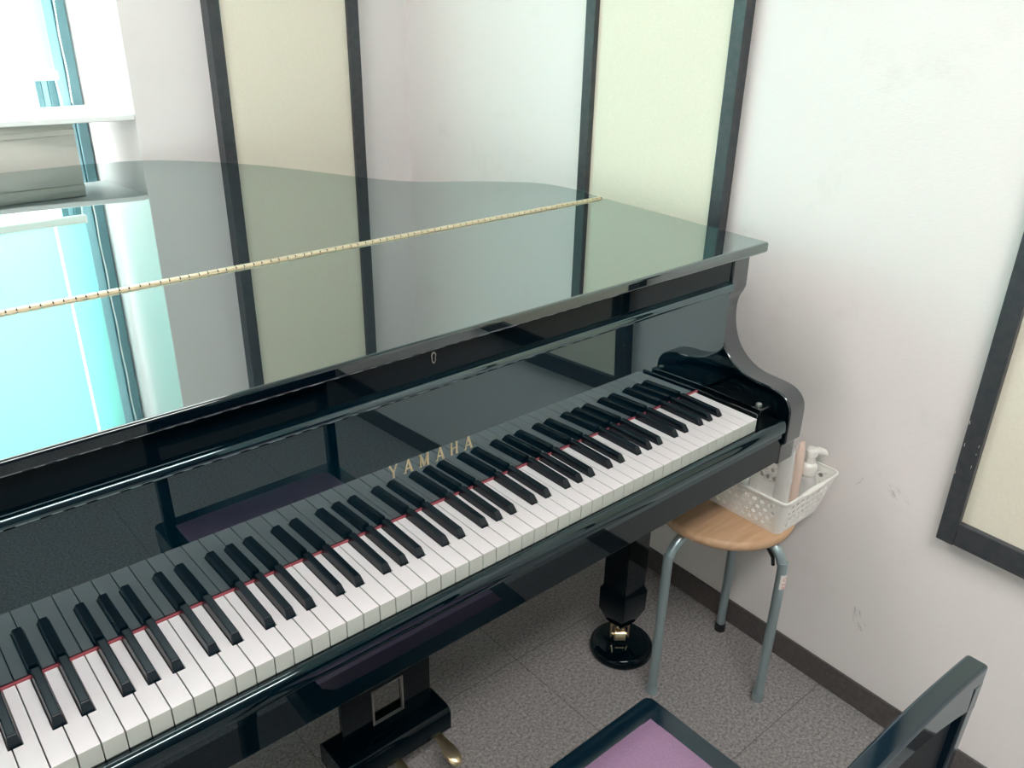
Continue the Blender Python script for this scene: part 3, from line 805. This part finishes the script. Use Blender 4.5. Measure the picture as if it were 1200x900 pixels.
# scuffs and pencil marks on the right wall, chips on the near panel's frame
wall_r = bpy.data.objects['wall_right']
def stroke_on(bm, pts, wd, off):
    for (y0, z0), (y1, z1) in zip(pts, pts[1:]):
        d_ = Vector((y1-y0, z1-z0)).normalized(); nn = Vector((-d_.y, d_.x))*wd/2
        q = [(y0+nn.x, z0+nn.y), (y1+nn.x, z1+nn.y), (y1-nn.x, z1-nn.y), (y0-nn.x, z0-nn.y)]
        bm.faces.new([bm.verts.new((wx(y)-off, y, z)) for y, z in q])
bm = NB()
stroke_on(bm, [(-.079,-.212),(-.086,-.203),(-.090,-.192)], .0016, .0006)
for k in range(14):
    y, z = -.138-random.random()*.045, -.178-random.random()*.022
    stroke_on(bm, [(y, z), (y-.004-random.random()*.008, z-.001-random.random()*.006)], .0008+random.random()*.0012, .0007+k*.00001)
for k in range(10):
    y, z = -.135-random.random()*.030, -.49-random.random()*.045
    stroke_on(bm, [(y, z), (y-.003-random.random()*.004, z-.004-random.random()*.012)], .0012+random.random()*.002, .0007+k*.00001)
link('pencil_marks', bm, M['smudge'], wall_r)
panel_c = [o for o in bpy.data.objects if o.name.startswith('acoustic_panel') and 'chipped' in o.get('label', '')][0]
for y, z in ((-.2890,-.018),(-.2900,-.037),(-.2865,-.060),(-.2655,-.030),(-.2650,-.085),(-.2640,.020)):
    bm = NB()
    for j in range(1):
        yy, zz = y+random.uniform(-.001,.001), z+random.uniform(-.004,.004)
        stroke_on(bm, [(yy, zz), (yy+random.uniform(-.0008,.0008), zz+random.uniform(.003,.007))], random.uniform(.0006,.0014), .0304)
    link('paint_chip', bm, M['paper'], panel_c)

# ------------------------------------------------------------------ light
wld = bpy.data.worlds.new('daylight'); sc.world = wld; wld.use_nodes = True
bgn = wld.node_tree.nodes['Background']; bgn.inputs['Color'].default_value = (.96,1.0,.99,1); bgn.inputs['Strength'].default_value = 9
L = bpy.data.lights.new('window_portal', 'AREA'); L.shape = 'RECTANGLE'; L.size = 1.5; L.size_y = 1.95; L.cycles.is_portal = True
lo = bpy.data.objects.new('window_portal', L); COL.objects.link(lo); lo.location = (-1.33, YW+.07, .37+ZF); lo.rotation_euler = (math.radians(-90), 0, 0)

# ------------------------------------------------------------------ camera
Cc = Vector((-1.217453258179026, -0.7222974017648556, 0.6988400986053614+ZF))
yaw, pitch, roll, f = .7158676321371954, .4441178863621455, -.021940298736229723, 981.3467066759693
fw = Vector((math.sin(yaw)*math.cos(pitch), math.cos(yaw)*math.cos(pitch), -math.sin(pitch)))
rt = Vector((math.cos(yaw), -math.sin(yaw), 0)); dn = fw.cross(rt)
r2 = rt*math.cos(roll)+dn*math.sin(roll); d2 = -rt*math.sin(roll)+dn*math.cos(roll)
cam = bpy.data.cameras.new('camera'); cam.sensor_width = 36; cam.lens = f/1200*36; cam.clip_start = .02
co = bpy.data.objects.new('camera', cam); COL.objects.link(co)
mw = Matrix.Identity(4)
for i in range(3):
    mw[i][0] = r2[i]; mw[i][1] = -d2[i]; mw[i][2] = -fw[i]; mw[i][3] = Cc[i]
co.matrix_world = mw
sc.camera = co
vs = sc.view_settings
vs.view_transform = 'Standard'; vs.look = 'None'; vs.gamma = 1; vs.use_curve_mapping = False; vs.exposure = 0.52
